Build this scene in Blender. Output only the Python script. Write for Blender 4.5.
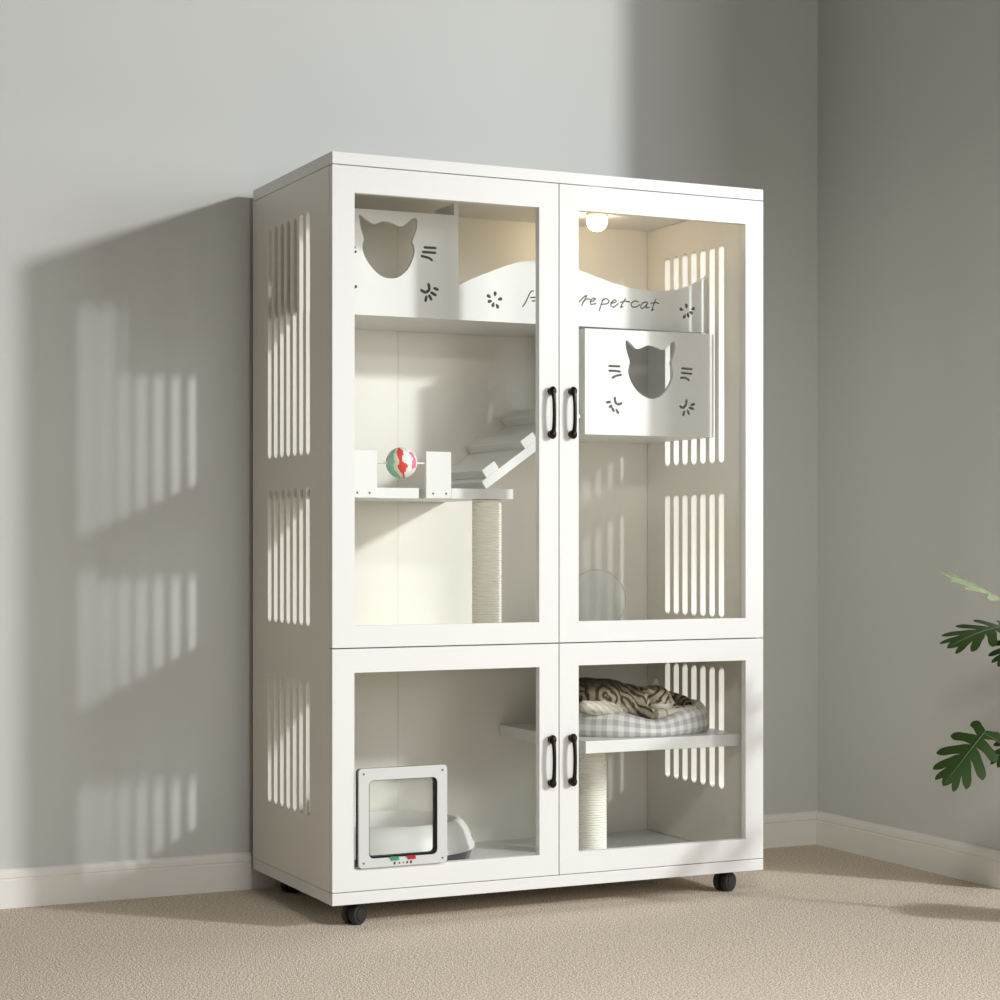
import bpy, bmesh, math, random
from mathutils import Vector, Matrix, noise
random.seed(7)
C = bpy.context.scene.collection
PI = math.pi
for o in list(bpy.data.objects):
    bpy.data.objects.remove(o)

# ------------------------------------------------------------ camera
cam_d = bpy.data.cameras.new('camera'); cam = bpy.data.objects.new('camera', cam_d); C.objects.link(cam)
cam.location = (-1.569, -4.1753, 0.8816)
cam.rotation_euler = (PI/2, 0, -0.4442)
cam_d.sensor_width = 36; cam_d.lens = 1.9756*36; cam_d.shift_y = 0.039
bpy.context.scene.camera = cam

# ------------------------------------------------------------ light
sc = bpy.context.scene
vs = sc.view_settings
vs.view_transform = 'Standard'; vs.look = 'None'; vs.gamma = 1; vs.use_curve_mapping = False
vs.exposure = -0.2
wd = bpy.data.worlds.new('world'); sc.world = wd; wd.use_nodes = True
bg = wd.node_tree.nodes['Background']; bg.inputs[0].default_value = (1.0, 0.93, 0.82, 1); bg.inputs[1].default_value = 0.035
# low sun shaft through a distant window of the room's right side
def area(name, loc, aim, shape, sx, sy, watts, col):
    d = bpy.data.lights.new(name, 'AREA'); d.shape = shape; d.size = sx
    if shape == 'RECTANGLE': d.size_y = sy
    d.energy = watts; d.color = col
    ob = bpy.data.objects.new(name, d); C.objects.link(ob); ob.location = loc
    ob.rotation_euler = (Vector(aim)-Vector(loc)).to_track_quat('-Z', 'Y').to_euler()
area('low_sun', (7.6, -7.9, 4.55), (0, 0.3, 1.2), 'DISK', 0.75, 0, 900, (0.965, 0.99, 1.0))
# soft daylight of the window wall on the right, in front of the cabinet
area('window_daylight', (4.9, -5.0, 2.2), (0.4, 0, 0.9), 'RECTANGLE', 3.2, 2.4, 185, (0.98, 0.99, 1.0))
# added fill behind the camera, no window known; brightens the cabinet interior
area('front_fill', (-0.2, -6.2, 1.15), (0.5, 0, 0.9), 'RECTANGLE', 2.4, 1.9, 48, (1.0, 0.985, 0.96))
# added fill low over the carpet, no lamp known; brightens the front floor
area('carpet_fill', (0.0, -2.1, 1.9), (0.0, -2.05, 0), 'DISK', 0.5, 0, 33, (1.0, 0.99, 0.97))

# ------------------------------------------------------------ helpers
def mat(name, col, rough=0.5, metal=0.0, spec=0.5, bump=None, noise_col=None, coat=0.0):
    m = bpy.data.materials.new(name); m.use_nodes = True
    nt = m.node_tree; b = nt.nodes['Principled BSDF']
    b.inputs['Base Color'].default_value = (*col, 1); b.inputs['Roughness'].default_value = rough
    b.inputs['Metallic'].default_value = metal; b.inputs['Specular IOR Level'].default_value = spec
    b.inputs['Coat Weight'].default_value = coat
    if bump or noise_col:
        tc = nt.nodes.new('ShaderNodeTexCoord')
        mp = nt.nodes.new('ShaderNodeMapping'); nt.links.new(tc.outputs['Object'], mp.inputs[0])
    if bump:
        sc_, st, stretch = bump
        mp.inputs['Scale'].default_value = stretch
        n = nt.nodes.new('ShaderNodeTexNoise'); n.inputs['Scale'].default_value = sc_; n.inputs['Detail'].default_value = 4
        nt.links.new(mp.outputs[0], n.inputs['Vector'])
        bp = nt.nodes.new('ShaderNodeBump'); bp.inputs['Strength'].default_value = st; bp.inputs['Distance'].default_value = 0.002
        nt.links.new(n.outputs[0], bp.inputs['Height']); nt.links.new(bp.outputs[0], b.inputs['Normal'])
    if noise_col:
        c2, sc2 = noise_col
        n2 = nt.nodes.new('ShaderNodeTexNoise'); n2.inputs['Scale'].default_value = sc2; n2.inputs['Detail'].default_value = 3
        nt.links.new(mp.outputs[0], n2.inputs['Vector'])
        mx = nt.nodes.new('ShaderNodeMix'); mx.data_type = 'RGBA'
        mx.inputs['A'].default_value = (*col, 1); mx.inputs['B'].default_value = (*c2, 1)
        nt.links.new(n2.outputs[0], mx.inputs['Factor']); nt.links.new(mx.outputs['Result'], b.inputs['Base Color'])
    return m

def attr_mat(name, cols, rough=0.8, bump=(400, 0.4)):
    """colour ramp over the 'coat' point attribute (a pattern that belongs to the surface)"""
    m = bpy.data.materials.new(name); m.use_nodes = True
    nt = m.node_tree; b = nt.nodes['Principled BSDF']; b.inputs['Roughness'].default_value = rough
    b.inputs['Specular IOR Level'].default_value = 0.15
    a = nt.nodes.new('ShaderNodeAttribute'); a.attribute_name = 'coat'
    r = nt.nodes.new('ShaderNodeValToRGB')
    while len(r.color_ramp.elements) < len(cols): r.color_ramp.elements.new(0.5)
    for e, (p, c) in zip(r.color_ramp.elements, cols): e.position = p; e.color = (*c, 1)
    nt.links.new(a.outputs['Fac'], r.inputs[0]); nt.links.new(r.outputs[0], b.inputs['Base Color'])
    if bump:
        tc = nt.nodes.new('ShaderNodeTexCoord'); n = nt.nodes.new('ShaderNodeTexNoise'); n.inputs['Scale'].default_value = bump[0]
        nt.links.new(tc.outputs['Object'], n.inputs['Vector'])
        bp = nt.nodes.new('ShaderNodeBump'); bp.inputs['Strength'].default_value = bump[1]; bp.inputs['Distance'].default_value = 0.003
        nt.links.new(n.outputs[0], bp.inputs['Height']); nt.links.new(bp.outputs[0], b.inputs['Normal'])
    return m

def glass_mat(name, tint, ior=1.45, rough=0.0, veil=0.0):
    m = bpy.data.materials.new(name); m.use_nodes = True
    nt = m.node_tree; nt.nodes.clear()
    out = nt.nodes.new('ShaderNodeOutputMaterial')
    t = nt.nodes.new('ShaderNodeBsdfTransparent'); t.inputs[0].default_value = (*tint, 1)
    g = nt.nodes.new('ShaderNodeBsdfGlossy'); g.inputs['Roughness'].default_value = rough; g.inputs[0].default_value = (1, 1, 1, 1)
    f = nt.nodes.new('ShaderNodeFresnel'); f.inputs[0].default_value = ior
    mx = nt.nodes.new('ShaderNodeMixShader')
    nt.links.new(f.outputs[0], mx.inputs[0]); nt.links.new(t.outputs[0], mx.inputs[1]); nt.links.new(g.outputs[0], mx.inputs[2])
    last = mx
    if veil:
        d = nt.nodes.new('ShaderNodeBsdfDiffuse'); d.inputs[0].default_value = (0.85, 0.85, 0.83, 1)
        m2 = nt.nodes.new('ShaderNodeMixShader'); m2.inputs[0].default_value = veil
        nt.links.new(mx.outputs[0], m2.inputs[1]); nt.links.new(d.outputs[0], m2.inputs[2]); last = m2
    nt.links.new(last.outputs[0], out.inputs[0])
    return m

def link(name, me, m, parent=None, smooth=None):
    if smooth is not None:
        for p in me.polygons: p.use_smooth = True
        me.set_sharp_from_angle(angle=math.radians(smooth))
    o = bpy.data.objects.new(name, me); C.objects.link(o)
    if m is not None:
        for k in (m if isinstance(m, (list, tuple)) else [m]): me.materials.append(k)
    if parent: o.parent = parent
    return o

def obj(name, bm, m, parent=None, smooth=None):
    bmesh.ops.recalc_face_normals(bm, faces=bm.faces)
    me = bpy.data.meshes.new(name); bm.to_mesh(me); bm.free()
    return link(name, me, m, parent, smooth)

def add_box(bm, lo, hi, bev=0.0012, rot=None, piv=None):
    g = bmesh.ops.create_cube(bm, size=1)
    vs_ = g['verts']
    for v in vs_:
        v.co = Vector([(lo[i]+hi[i])/2 + v.co[i]*(hi[i]-lo[i]) for i in range(3)])
    if bev:
        es = list({e for v in vs_ for e in v.link_edges})
        r = bmesh.ops.bevel(bm, geom=es, offset=bev, segments=2, profile=0.5, affect='EDGES')
        vs_ = list({v for f in r['faces'] for v in f.verts} | {v for v in vs_ if v.is_valid})
    if rot is not None:
        for v in vs_: v.co = rot @ (v.co - piv) + piv
    return vs_

def box(name, lo, hi, m, parent=None, bev=0.0012):
    bm = bmesh.new(); add_box(bm, lo, hi, bev)
    return obj(name, bm, m, parent)

def frame_axes(d):
    d = d.normalized(); up = Vector((0, 0, 1)) if abs(d.z) < 0.95 else Vector((0, 1, 0))
    a = d.cross(up).normalized(); return a, a.cross(d).normalized()

def add_tube(bm, pts, rad, seg=12, caps=True, flat=None):
    """tube along pts; rad number or list; flat=(normal, thickness) squashes the section along normal"""
    pts = [Vector(p) for p in pts]; n = len(pts)
    rs = rad if isinstance(rad, (list, tuple)) else [rad]*n
    rings = []; pa = None
    for i, p in enumerate(pts):
        d = (pts[min(i+1, n-1)] - pts[max(i-1, 0)])
        if flat:
            b = flat[0]; a = d.cross(b).normalized()
        else:
            a, b = frame_axes(d)
            if pa is not None:
                a = (pa - d.normalized()*pa.dot(d.normalized())).normalized(); b = a.cross(d.normalized())
            pa = a
        tb = flat[1] if flat else None
        rings.append([bm.verts.new(p + a*math.cos(t)*rs[i] + b*math.sin(t)*(tb if flat else rs[i])) for t in (2*PI*k/seg for k in range(seg))])
    for r0, r1 in zip(rings, rings[1:]):
        for k in range(seg):
            bm.faces.new((r0[k], r0[(k+1) % seg], r1[(k+1) % seg], r1[k]))
    if caps:
        bm.faces.new(rings[0]); bm.faces.new(list(reversed(rings[-1])))

def add_lathe(bm, prof, c=(0, 0, 0), seg=32, sx=1.0, sy=1.0, axis='z', close=True):
    """prof: (radius, height) pairs"""
    rings = []
    for r, h in prof:
        ring = []
        for k in range(seg):
            t = 2*PI*k/seg
            p = (r*math.cos(t)*sx, r*math.sin(t)*sy, h)
            if axis == 'x': p = (h, p[0], p[1])
            if axis == 'y': p = (p[0], h, p[1])
            ring.append(bm.verts.new(Vector(p) + Vector(c)))
        rings.append(ring)
    for a, b in zip(rings, rings[1:]):
        for k in range(seg):
            bm.faces.new((a[k], a[(k+1) % seg], b[(k+1) % seg], b[k]))
    if close:
        bm.faces.new(rings[0]); bm.faces.new(rings[-1])

def add_ball(bm, c, r, rot=None, seg=20):
    g = bmesh.ops.create_uvsphere(bm, u_segments=seg, v_segments=seg//2, radius=1)
    rr = r if isinstance(r, (list, tuple)) else (r, r, r)
    for v in g['verts']:
        p = Vector((v.co.x*rr[0], v.co.y*rr[1], v.co.z*rr[2]))
        if rot is not None: p = rot @ p
        v.co = p + Vector(c)

def plate(name, outline, holes, th, mp, m, parent=None, bev=0.0):
    """flat board with cut-outs: 2-D outline + holes, extruded th; mp maps (u, v, w) to the place"""
    cu = bpy.data.curves.new(name, 'CURVE'); cu.dimensions = '2D'; cu.fill_mode = 'BOTH'; cu.extrude = th/2
    for loop in [outline]+holes:
        s = cu.splines.new('POLY'); s.points.add(len(loop)-1); s.use_cyclic_u = True
        for p, q in zip(s.points, loop): p.co = (q[0], q[1], 0, 1)
    t = bpy.data.objects.new(name, cu); C.objects.link(t)
    dg = bpy.context.evaluated_depsgraph_get()
    me = bpy.data.meshes.new_from_object(t.evaluated_get(dg))
    bpy.data.objects.remove(t); bpy.data.curves.remove(cu)
    bm = bmesh.new(); bm.from_mesh(me); bpy.data.meshes.remove(me)
    bmesh.ops.remove_doubles(bm, verts=bm.verts, dist=1e-5)
    for v in bm.verts: v.co = mp(v.co.x, v.co.y, v.co.z)
    return obj(name, bm, m, parent, 35)

def smooth_loop(pts, k=4, closed=True):
    n = len(pts); out = []
    rng = range(n) if closed else range(n-1)
    for i in rng:
        g = (lambda j: pts[j % n]) if closed else (lambda j: pts[max(0, min(n-1, j))])
        p0, p1, p2, p3 = g(i-1), g(i), g(i+1), g(i+2)
        for s in range(k):
            t = s/k
            out.append(tuple(0.5*((2*p1[a]) + (-p0[a]+p2[a])*t + (2*p0[a]-5*p1[a]+4*p2[a]-p3[a])*t*t + (-p0[a]+3*p1[a]-3*p2[a]+p3[a])*t**3) for a in range(len(p1))))
    if not closed: out.append(tuple(pts[-1]))
    return out

def slot(u, v0, v1, w, k=5):
    r = w/2; out = []
    for i in range(k+1): a = PI*i/k; out.append((u+r*math.cos(a), v1-r+r*math.sin(a)))
    for i in range(k+1): a = PI+PI*i/k; out.append((u+r*math.cos(a), v0+r+r*math.sin(a)))
    return out

def thing(name, label, cat, loc=(0, 0, 0), group=None):
    o = bpy.data.objects.new(name, None); C.objects.link(o); o.location = loc; o.empty_display_size = 0.05
    o['label'] = label; o['category'] = cat
    if group: o['group'] = group
    bpy.context.view_layer.update()
    return o

def settle(root):
    """parts were built in world coordinates; keep them there under a root that sits elsewhere"""
    off = root.location.copy()
    for ch in root.children:
        ch.matrix_parent_inverse = Matrix.Translation(-off)

def struct(name, bm, m, smooth=None):
    o = obj(name, bm, m, None, smooth); o['kind'] = 'structure'; return o

# ------------------------------------------------------------ materials
M = {}
M['white'] = mat('white_lacquered_board', (0.77, 0.77, 0.75), 0.38, bump=(60, 0.08, (1, 1, 6)))
M['inside'] = mat('cream_white_board', (0.85, 0.82, 0.75), 0.45, bump=(50, 0.08, (1, 1, 8)))
M['side'] = mat('cream_side_board', (0.82, 0.785, 0.71), 0.4, bump=(60, 0.08, (1, 1, 6)))
M['bronze'] = mat('dark_bronze', (0.035, 0.03, 0.022), 0.28, metal=0.9)
M['cut'] = mat('dark_grey_cut_shade_and_details', (0.07, 0.068, 0.06), 0.7)  # dark inlay colour stands for shade inside cut-outs; also screws and symbols
M['black'] = mat('black_plastic', (0.006, 0.006, 0.007), 0.5, spec=0.2)
M['hub'] = mat('charcoal_plastic', (0.014, 0.015, 0.015), 0.45)
M['brush'] = mat('grey_draught_brush', (0.11, 0.11, 0.10), 0.9, bump=(500, 0.8, (1, 1, 1)))
M['plastic'] = mat('pale_grey_plastic', (0.62, 0.63, 0.615), 0.35)
M['litter_w'] = mat('white_glossy_plastic', (0.84, 0.83, 0.80), 0.4)
M['litter_g'] = mat('slate_grey_plastic', (0.16, 0.165, 0.175), 0.4)
M['green'] = mat('green_plastic', (0.03, 0.30, 0.15), 0.4)
M['red'] = mat('red_plastic', (0.45, 0.01, 0.015), 0.4)
M['brass'] = mat('brass', (0.55, 0.38, 0.16), 0.3, metal=1)
M['glass'] = glass_mat('clear_glass', (0.995, 1.0, 0.995), 1.13, 0.10)
M['acrylic'] = glass_mat('clear_acrylic', (0.98, 0.98, 0.97), 1.2, 0.05, veil=0.34)
M['flap'] = glass_mat('clear_flap_plastic', (0.95, 0.96, 0.95), 1.45, 0.05, veil=0.06)
M['sisal'] = mat('sisal_rope', (0.94, 0.91, 0.82), 0.9, bump=(220, 0.5, (1, 1, 4)))
M['wall'] = mat('grey_painted_wall', (0.62, 0.63, 0.605), 0.85, bump=(90, 0.06, (1, 1, 1)))
M['trim'] = mat('white_painted_trim', (0.84, 0.82, 0.77), 0.45)

def carpet():
    m = bpy.data.materials.new('beige_loop_carpet'); m.use_nodes = True
    nt = m.node_tree; b = nt.nodes['Principled BSDF']; b.inputs['Roughness'].default_value = 1; b.inputs['Specular IOR Level'].default_value = 0.05
    tc = nt.nodes.new('ShaderNodeTexCoord')
    n = nt.nodes.new('ShaderNodeTexNoise'); n.inputs['Scale'].default_value = 190; n.inputs['Detail'].default_value = 3; n.inputs['Roughness'].default_value = 0.75
    nt.links.new(tc.outputs['Object'], n.inputs['Vector'])
    r = nt.nodes.new('ShaderNodeValToRGB')
    r.color_ramp.elements[0].position = 0.34; r.color_ramp.elements[0].color = (0.37, 0.29, 0.215, 1)
    r.color_ramp.elements[1].position = 0.62; r.color_ramp.elements[1].color = (0.93, 0.82, 0.68, 1)
    nt.links.new(n.outputs[0], r.inputs[0]); nt.links.new(r.outputs[0], b.inputs['Base Color'])
    v = nt.nodes.new('ShaderNodeTexVoronoi'); v.inputs['Scale'].default_value = 260
    nt.links.new(tc.outputs['Object'], v.inputs['Vector'])
    bp = nt.nodes.new('ShaderNodeBump'); bp.inputs['Strength'].default_value = 0.5; bp.inputs['Distance'].default_value = 0.004; bp.invert = True
    nt.links.new(v.outputs[0], bp.inputs['Height'])
    bp2 = nt.nodes.new('ShaderNodeBump'); bp2.inputs['Strength'].default_value = 0.5; bp2.inputs['Distance'].default_value = 0.004
    nt.links.new(n.outputs[0], bp2.inputs['Height']); nt.links.new(bp.outputs[0], bp2.inputs['Normal'])
    nt.links.new(bp2.outputs[0], b.inputs['Normal'])
    return m
M['carpet'] = carpet()

def emit(name, col, s):
    m = bpy.data.materials.new(name); m.use_nodes = True
    b = m.node_tree.nodes['Principled BSDF']; b.inputs['Base Color'].default_value = (0.9, 0.88, 0.82, 1)
    b.inputs['Emission Color'].default_value = (*col, 1); b.inputs['Emission Strength'].default_value = s
    return m
M['lamp'] = emit('lit_lamp_dome', (1.0, 0.80, 0.52), 30.0)

# ------------------------------------------------------------ the room
YW, XW = 0.598, 1.722         # wall faces
bm = bmesh.new(); add_box(bm, (-5, -6, -0.05), (6, YW+0.12, 0), 0); struct('floor', bm, M['carpet'])
bm = bmesh.new(); add_box(bm, (-5, YW, 0), (XW+0.12, YW+0.12, 3.4), 0); struct('wall_back', bm, M['wall'])
JY = -0.24                    # the right wall ends here, at a wide opening to the bright side of the room
bm = bmesh.new(); add_box(bm, (XW, JY, 0), (XW+0.12, YW, 3.4), 0); struct('wall_right', bm, M['wall'])
bprof = [(0, 0), (0.015, 0), (0.015, 0.066), (0.0125, 0.068), (0.0125, 0.0705), (0.0145, 0.073), (0.0138, 0.083), (0.010, 0.090), (0.006, 0.0935), (0, 0.0944)]
def baseboard(name, at, p0, p1):
    bm = bmesh.new(); rows = []
    for p in (p0, p1):
        rows.append([bm.verts.new(at(d, p, h)) for d, h in bprof])
    n = len(bprof)
    for k in range(n): bm.faces.new((rows[0][k], rows[0][(k+1) % n], rows[1][(k+1) % n], rows[1][k]))
    bm.faces.new(rows[0]); bm.faces.new(list(reversed(rows[1])))
    struct(name, bm, M['trim'])
baseboard('baseboard_back', lambda d, p, h: Vector((p, YW-d, h)), -5, XW)
baseboard('baseboard_right', lambda d, p, h: Vector((XW-d, p, h)), JY, YW-0.0155)
CUB_HOLE= [(0.8665, 1.385), (0.8804, 1.3763), (0.8966, 1.3632), (0.9129, 1.3679), (0.9316, 1.3744), (0.955, 1.3696), (0.9738, 1.3643), (0.9889, 1.3727), (1.0045, 1.3877), (1.0107, 1.3748), (1.0059, 1.3521), (0.9988, 1.3334), (1.0021, 1.3192), (1.0036, 1.3029), (0.9965, 1.2801), (0.9785, 1.255), (0.9597, 1.2421), (0.941, 1.2383), (0.9176, 1.2441), (0.8966, 1.2585), (0.8804, 1.2802), (0.8721, 1.3022), (0.8735, 1.3164), (0.8767, 1.3307), (0.8702, 1.3487), (0.8651, 1.3687)]
CUB_W= [[(0.8168, 1.3175), (0.8471, 1.3175)], [(0.8168, 1.3054), (0.8342, 1.3057), (0.849, 1.3042)], [(0.826, 1.2876), (0.8388, 1.2937), (0.8517, 1.2962)], [(1.0296, 1.3194), (1.0592, 1.318)], [(1.0282, 1.3079), (1.0578, 1.306)], [(1.0258, 1.2946), (1.0401, 1.2951), (1.0506, 1.2889)]]
CUB_P= [[(0.8333, 1.2383), (0.8356, 1.2262), (0.8434, 1.2216), (0.8527, 1.2247)], [(0.8104, 1.2255), (0.8205, 1.227)], [(0.8182, 1.2136), (0.8241, 1.2178)], [(0.826, 1.2118), (0.8306, 1.2039)], [(0.8379, 1.2073), (0.8434, 1.1994)], [(1.043, 1.2385), (1.0411, 1.2262), (1.033, 1.2185), (1.0239, 1.2216)], [(1.0568, 1.2258), (1.0664, 1.229)], [(1.052, 1.2191), (1.063, 1.2161)], [(1.0463, 1.2119), (1.0501, 1.2026)], [(1.0363, 1.2088), (1.0334, 1.1992)]]
GAL_HOLE= [(0.161, 1.6585), (0.1778, 1.6482), (0.1984, 1.6385), (0.2115, 1.6435), (0.2265, 1.6474), (0.2473, 1.6436), (0.2662, 1.6378), (0.2814, 1.6441), (0.3004, 1.6602), (0.3119, 1.655), (0.3092, 1.632), (0.2985, 1.6049), (0.3031, 1.5928), (0.3043, 1.5771), (0.2985, 1.5574), (0.2852, 1.5337), (0.2643, 1.516), (0.2435, 1.5103), (0.219, 1.5142), (0.1965, 1.5303), (0.1778, 1.5535), (0.1685, 1.5773), (0.1696, 1.5895), (0.1733, 1.6002), (0.1673, 1.6172), (0.1614, 1.6429)]
GAL_W= [[(0.3299, 1.591), (0.3599, 1.5912)], [(0.3253, 1.5795), (0.3591, 1.5794)], [(0.3222, 1.5694), (0.3407, 1.5663), (0.3503, 1.5605)]]
GAL_P= [[(0.3407, 1.5027), (0.3426, 1.4894), (0.333, 1.4819), (0.3215, 1.4865)], [(0.3561, 1.493), (0.3657, 1.49)], [(0.3483, 1.482), (0.3599, 1.4762)], [(0.3426, 1.4746), (0.3483, 1.465)], [(0.3353, 1.4714), (0.333, 1.4607)]]
FL1= [(0.5203, 1.4882), (0.5031, 1.4813), (0.5059, 1.4689), (0.515, 1.4608), (0.5265, 1.4577), (0.5339, 1.4759), (0.5191, 1.4722)]
FL2= [(1.0689, 1.4858), (1.054, 1.4765), (1.063, 1.4583), (1.0743, 1.462), (1.0829, 1.469), (1.0892, 1.4798), (1.0703, 1.4723)]
TXT= [[(0.5963, 1.4604), (0.603, 1.4692), (0.6097, 1.4815), (0.6163, 1.4948), (0.6219, 1.5006), (0.6264, 1.5008)], [(0.618, 1.4839), (0.6331, 1.4857)], [(0.6225, 1.4767), (0.6264, 1.4754), (0.6303, 1.4771)], [(0.7543, 1.4797), (0.7666, 1.4917), (0.7764, 1.4968), (0.7615, 1.471)], [(0.7653, 1.4792), (0.7743, 1.4876), (0.7821, 1.4891), (0.7859, 1.4882)], [(0.7859, 1.4825), (0.795, 1.4846), (0.8022, 1.4913), (0.7937, 1.4909), (0.7867, 1.4825), (0.7898, 1.4759), (0.8032, 1.4788)], [(0.8125, 1.461), (0.8234, 1.4913)], [(0.8208, 1.4854), (0.8312, 1.4928), (0.8403, 1.4876), (0.8364, 1.4805), (0.8208, 1.4774)], [(0.8455, 1.4821), (0.8573, 1.4908), (0.8612, 1.4864), (0.8482, 1.4811), (0.8468, 1.4753), (0.8547, 1.4723), (0.8677, 1.4821)], [(0.8887, 1.4958), (0.8743, 1.4733), (0.8808, 1.4748)], [(0.873, 1.4847), (0.8874, 1.4889), (0.9013, 1.4873)], [(0.9256, 1.4897), (0.915, 1.4908), (0.905, 1.4829), (0.9097, 1.4751), (0.9229, 1.4773), (0.9309, 1.4831)], [(0.952, 1.4899), (0.9414, 1.4882), (0.9335, 1.4786), (0.9375, 1.4725), (0.9494, 1.4817), (0.9534, 1.4888), (0.9494, 1.4748), (0.9587, 1.4775)], [(0.9773, 1.4982), (0.9653, 1.4698), (0.9706, 1.4724)], [(0.9627, 1.487), (0.976, 1.49), (0.9866, 1.4882)]]
WAVE= [(0.425, 1.507), (0.479, 1.531), (0.534, 1.553), (0.586, 1.571), (0.636, 1.578), (0.695, 1.574), (0.758, 1.56), (0.815, 1.544), (0.873, 1.529), (0.931, 1.521), (0.99, 1.52), (1.05, 1.53), (1.095, 1.547), (1.138, 1.57)]
# ------------------------------------------------------------ the cabinet
W, D, Z0, T = 1.147, 0.562, 0.055, 1.755
LIP, PL = 0.028, 0.0277
cab = thing('cat_cabinet', 'tall white cat cabinet on black casters with four glass doors and slotted sides', 'cabinet', (W/2, D/2, 0))
def part(name, bm, m, smooth=None, parent=cab): return obj(name, bm, m, parent, smooth)
zi0, zi1 = Z0+PL, T-LIP       # inside bottom and top
yb = 0.5565                    # face of the back panel
box('top_panel', (0, 0, zi1), (W, D, T), M['white'], cab)
box('base_panel', (0, 0, Z0), (W, D, zi0), M['white'], cab)
TL, TR = 0.0085, 0.016
rows = [(1.077, 1.641), (0.679, 1.003), (0.238, 0.552)]
ys = [0.163+0.0457*k for k in range(7)]
def side(name, x0, th, dy=0):
    holes = [slot(y+dy, a, b, 0.0265) for a, b in rows for y in ys]
    plate(name, [(0.0215, zi0+0.0012), (yb-0.0025, zi0+0.0012), (yb-0.0025, zi1-0.0016), (0.0215, zi1-0.0016)], holes, th, lambda u, v, w: Vector((x0+th/2+w, u, v)), M['side'], cab)
side('side_panel', 0, TL, -0.004); side('side_panel', W-TR, TR, 0.008)
box('back_panel', (0.391, yb, zi0), (W, D, zi1), M['inside'], cab, 0)
box('back_panel', (0, yb-0.002, zi0), (0.3896, D, zi1), M['inside'], cab, 0.0005)
box('middle_shelf', (TL, 0.0225, 0.622), (W-TR, yb-0.0022, 0.640), M['inside'], cab)

# doors: frame, glass, handle
def door(x0, x1, z0, z1, ox0, ox1, oz0, oz1, hx, hz0, hz1):
    d = plate('door', [(x0, z0), (x1, z0), (x1, z1), (x0, z1)], [[(ox0, oz0), (ox1, oz0), (ox1, oz1), (ox0, oz1)]], 0.020,
              lambda u, v, w: Vector((u, 0.010+w, v)), M['white'], cab)
    box('glass_pane', (ox0-0.001, 0.0125, oz0-0.001), (ox1+0.001, 0.0155, oz1+0.001), M['glass'], d, 0)
    bm = bmesh.new()
    pts = smooth_loop([(hx, -0.015, hz0+0.004), (hx, -0.0185, hz0+0.022), (hx, -0.0200, (hz0+hz1)/2), (hx, -0.0185, hz1-0.022), (hx, -0.015, hz1-0.004)], 6, False)
    n = len(pts)
    add_tube(bm, pts, [0.0046 + 0.0016*abs(2*i/(n-1)-1)**3 for i in range(n)], 12)
    for hz in (hz0, hz1):
        add_ball(bm, (hx, -0.011, hz), (0.0092, 0.010, 0.0115))
        add_lathe(bm, [(0.0085, 0.0), (0.0085, -0.003), (0.006, -0.005), (0.0055, -0.012)], (hx, 0.0, hz), 16, axis='y')
    obj('handle', bm, M['bronze'], d, 50)
    return d
zs = 0.6345; xm = W/2
dUL = door(0.0005, xm-0.0014, zs+0.0015, zi1-0.002, 0.054, 0.521, 0.685, 1.6655, 0.551, 1.1295, 1.2315)
dUR = door(xm+0.0014, W-0.0005, zs+0.0015, zi1-0.002, 0.626, 1.095, 0.685, 1.6655, 0.606, 1.1305, 1.2325)
dLL = door(0.0005, xm-0.0014, zi0+0.002, zs-0.0015, 0.0535, 0.5215, 0.1345, 0.579, 0.551, 0.304, 0.407)
dLR = door(xm+0.0014, W-0.0005, zi0+0.002, zs-0.0015, 0.626, 1.095, 0.135, 0.580, 0.606, 0.305, 0.408)

# casters
def caster(x, y, a):
    bm = bmesh.new()
    add_lathe(bm, [(0.016, 0.050), (0.016, 0.055)], (x, y, 0), 20)
    add_lathe(bm, [(0.0065, 0.030), (0.0065, 0.051)], (x, y, 0), 14)
    R = Matrix.Rotation(a, 3, 'Z'); c = Vector((x, y, 0)) + R @ Vector((0.006, 0, 0.0245))
    g = bmesh.new(); add_tube(g, [c+R @ Vector((0, -0.0045, 0.002)), c+R @ Vector((0, 0.0045, 0.002))], 0.0225, 24)
    me = bpy.data.meshes.new('t'); g.to_mesh(me); g.free(); bm.from_mesh(me); bpy.data.meshes.remove(me)
    h = obj('caster', bm, M['black'], cab, 40)
    for s in (-1, 1):
        wbm = bmesh.new()
        prof = [(0.0, 0.005), (0.0235, 0.005), (0.0245, 0.007), (0.0245, 0.0165), (0.0225, 0.0195), (0.017, 0.0205)]
        add_lathe(wbm, [(r, s*hh) for r, hh in prof[1:]], (0, 0, 0), 32, axis='y')
        add_lathe(wbm, [(0.0165, s*0.0195), (0.0155, s*0.0225), (0.006, s*0.0230)], (0, 0, 0), 24, axis='y')
        for v in wbm.verts: v.co = R @ v.co + c
        obj('wheel', wbm, M['hub'], h, 40)
caster(0.068, 0.050, 0.5); caster(1.062, 0.052, 0.4); caster(0.075, 0.495, 0.6); caster(1.07, 0.50, 0.4)

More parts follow.
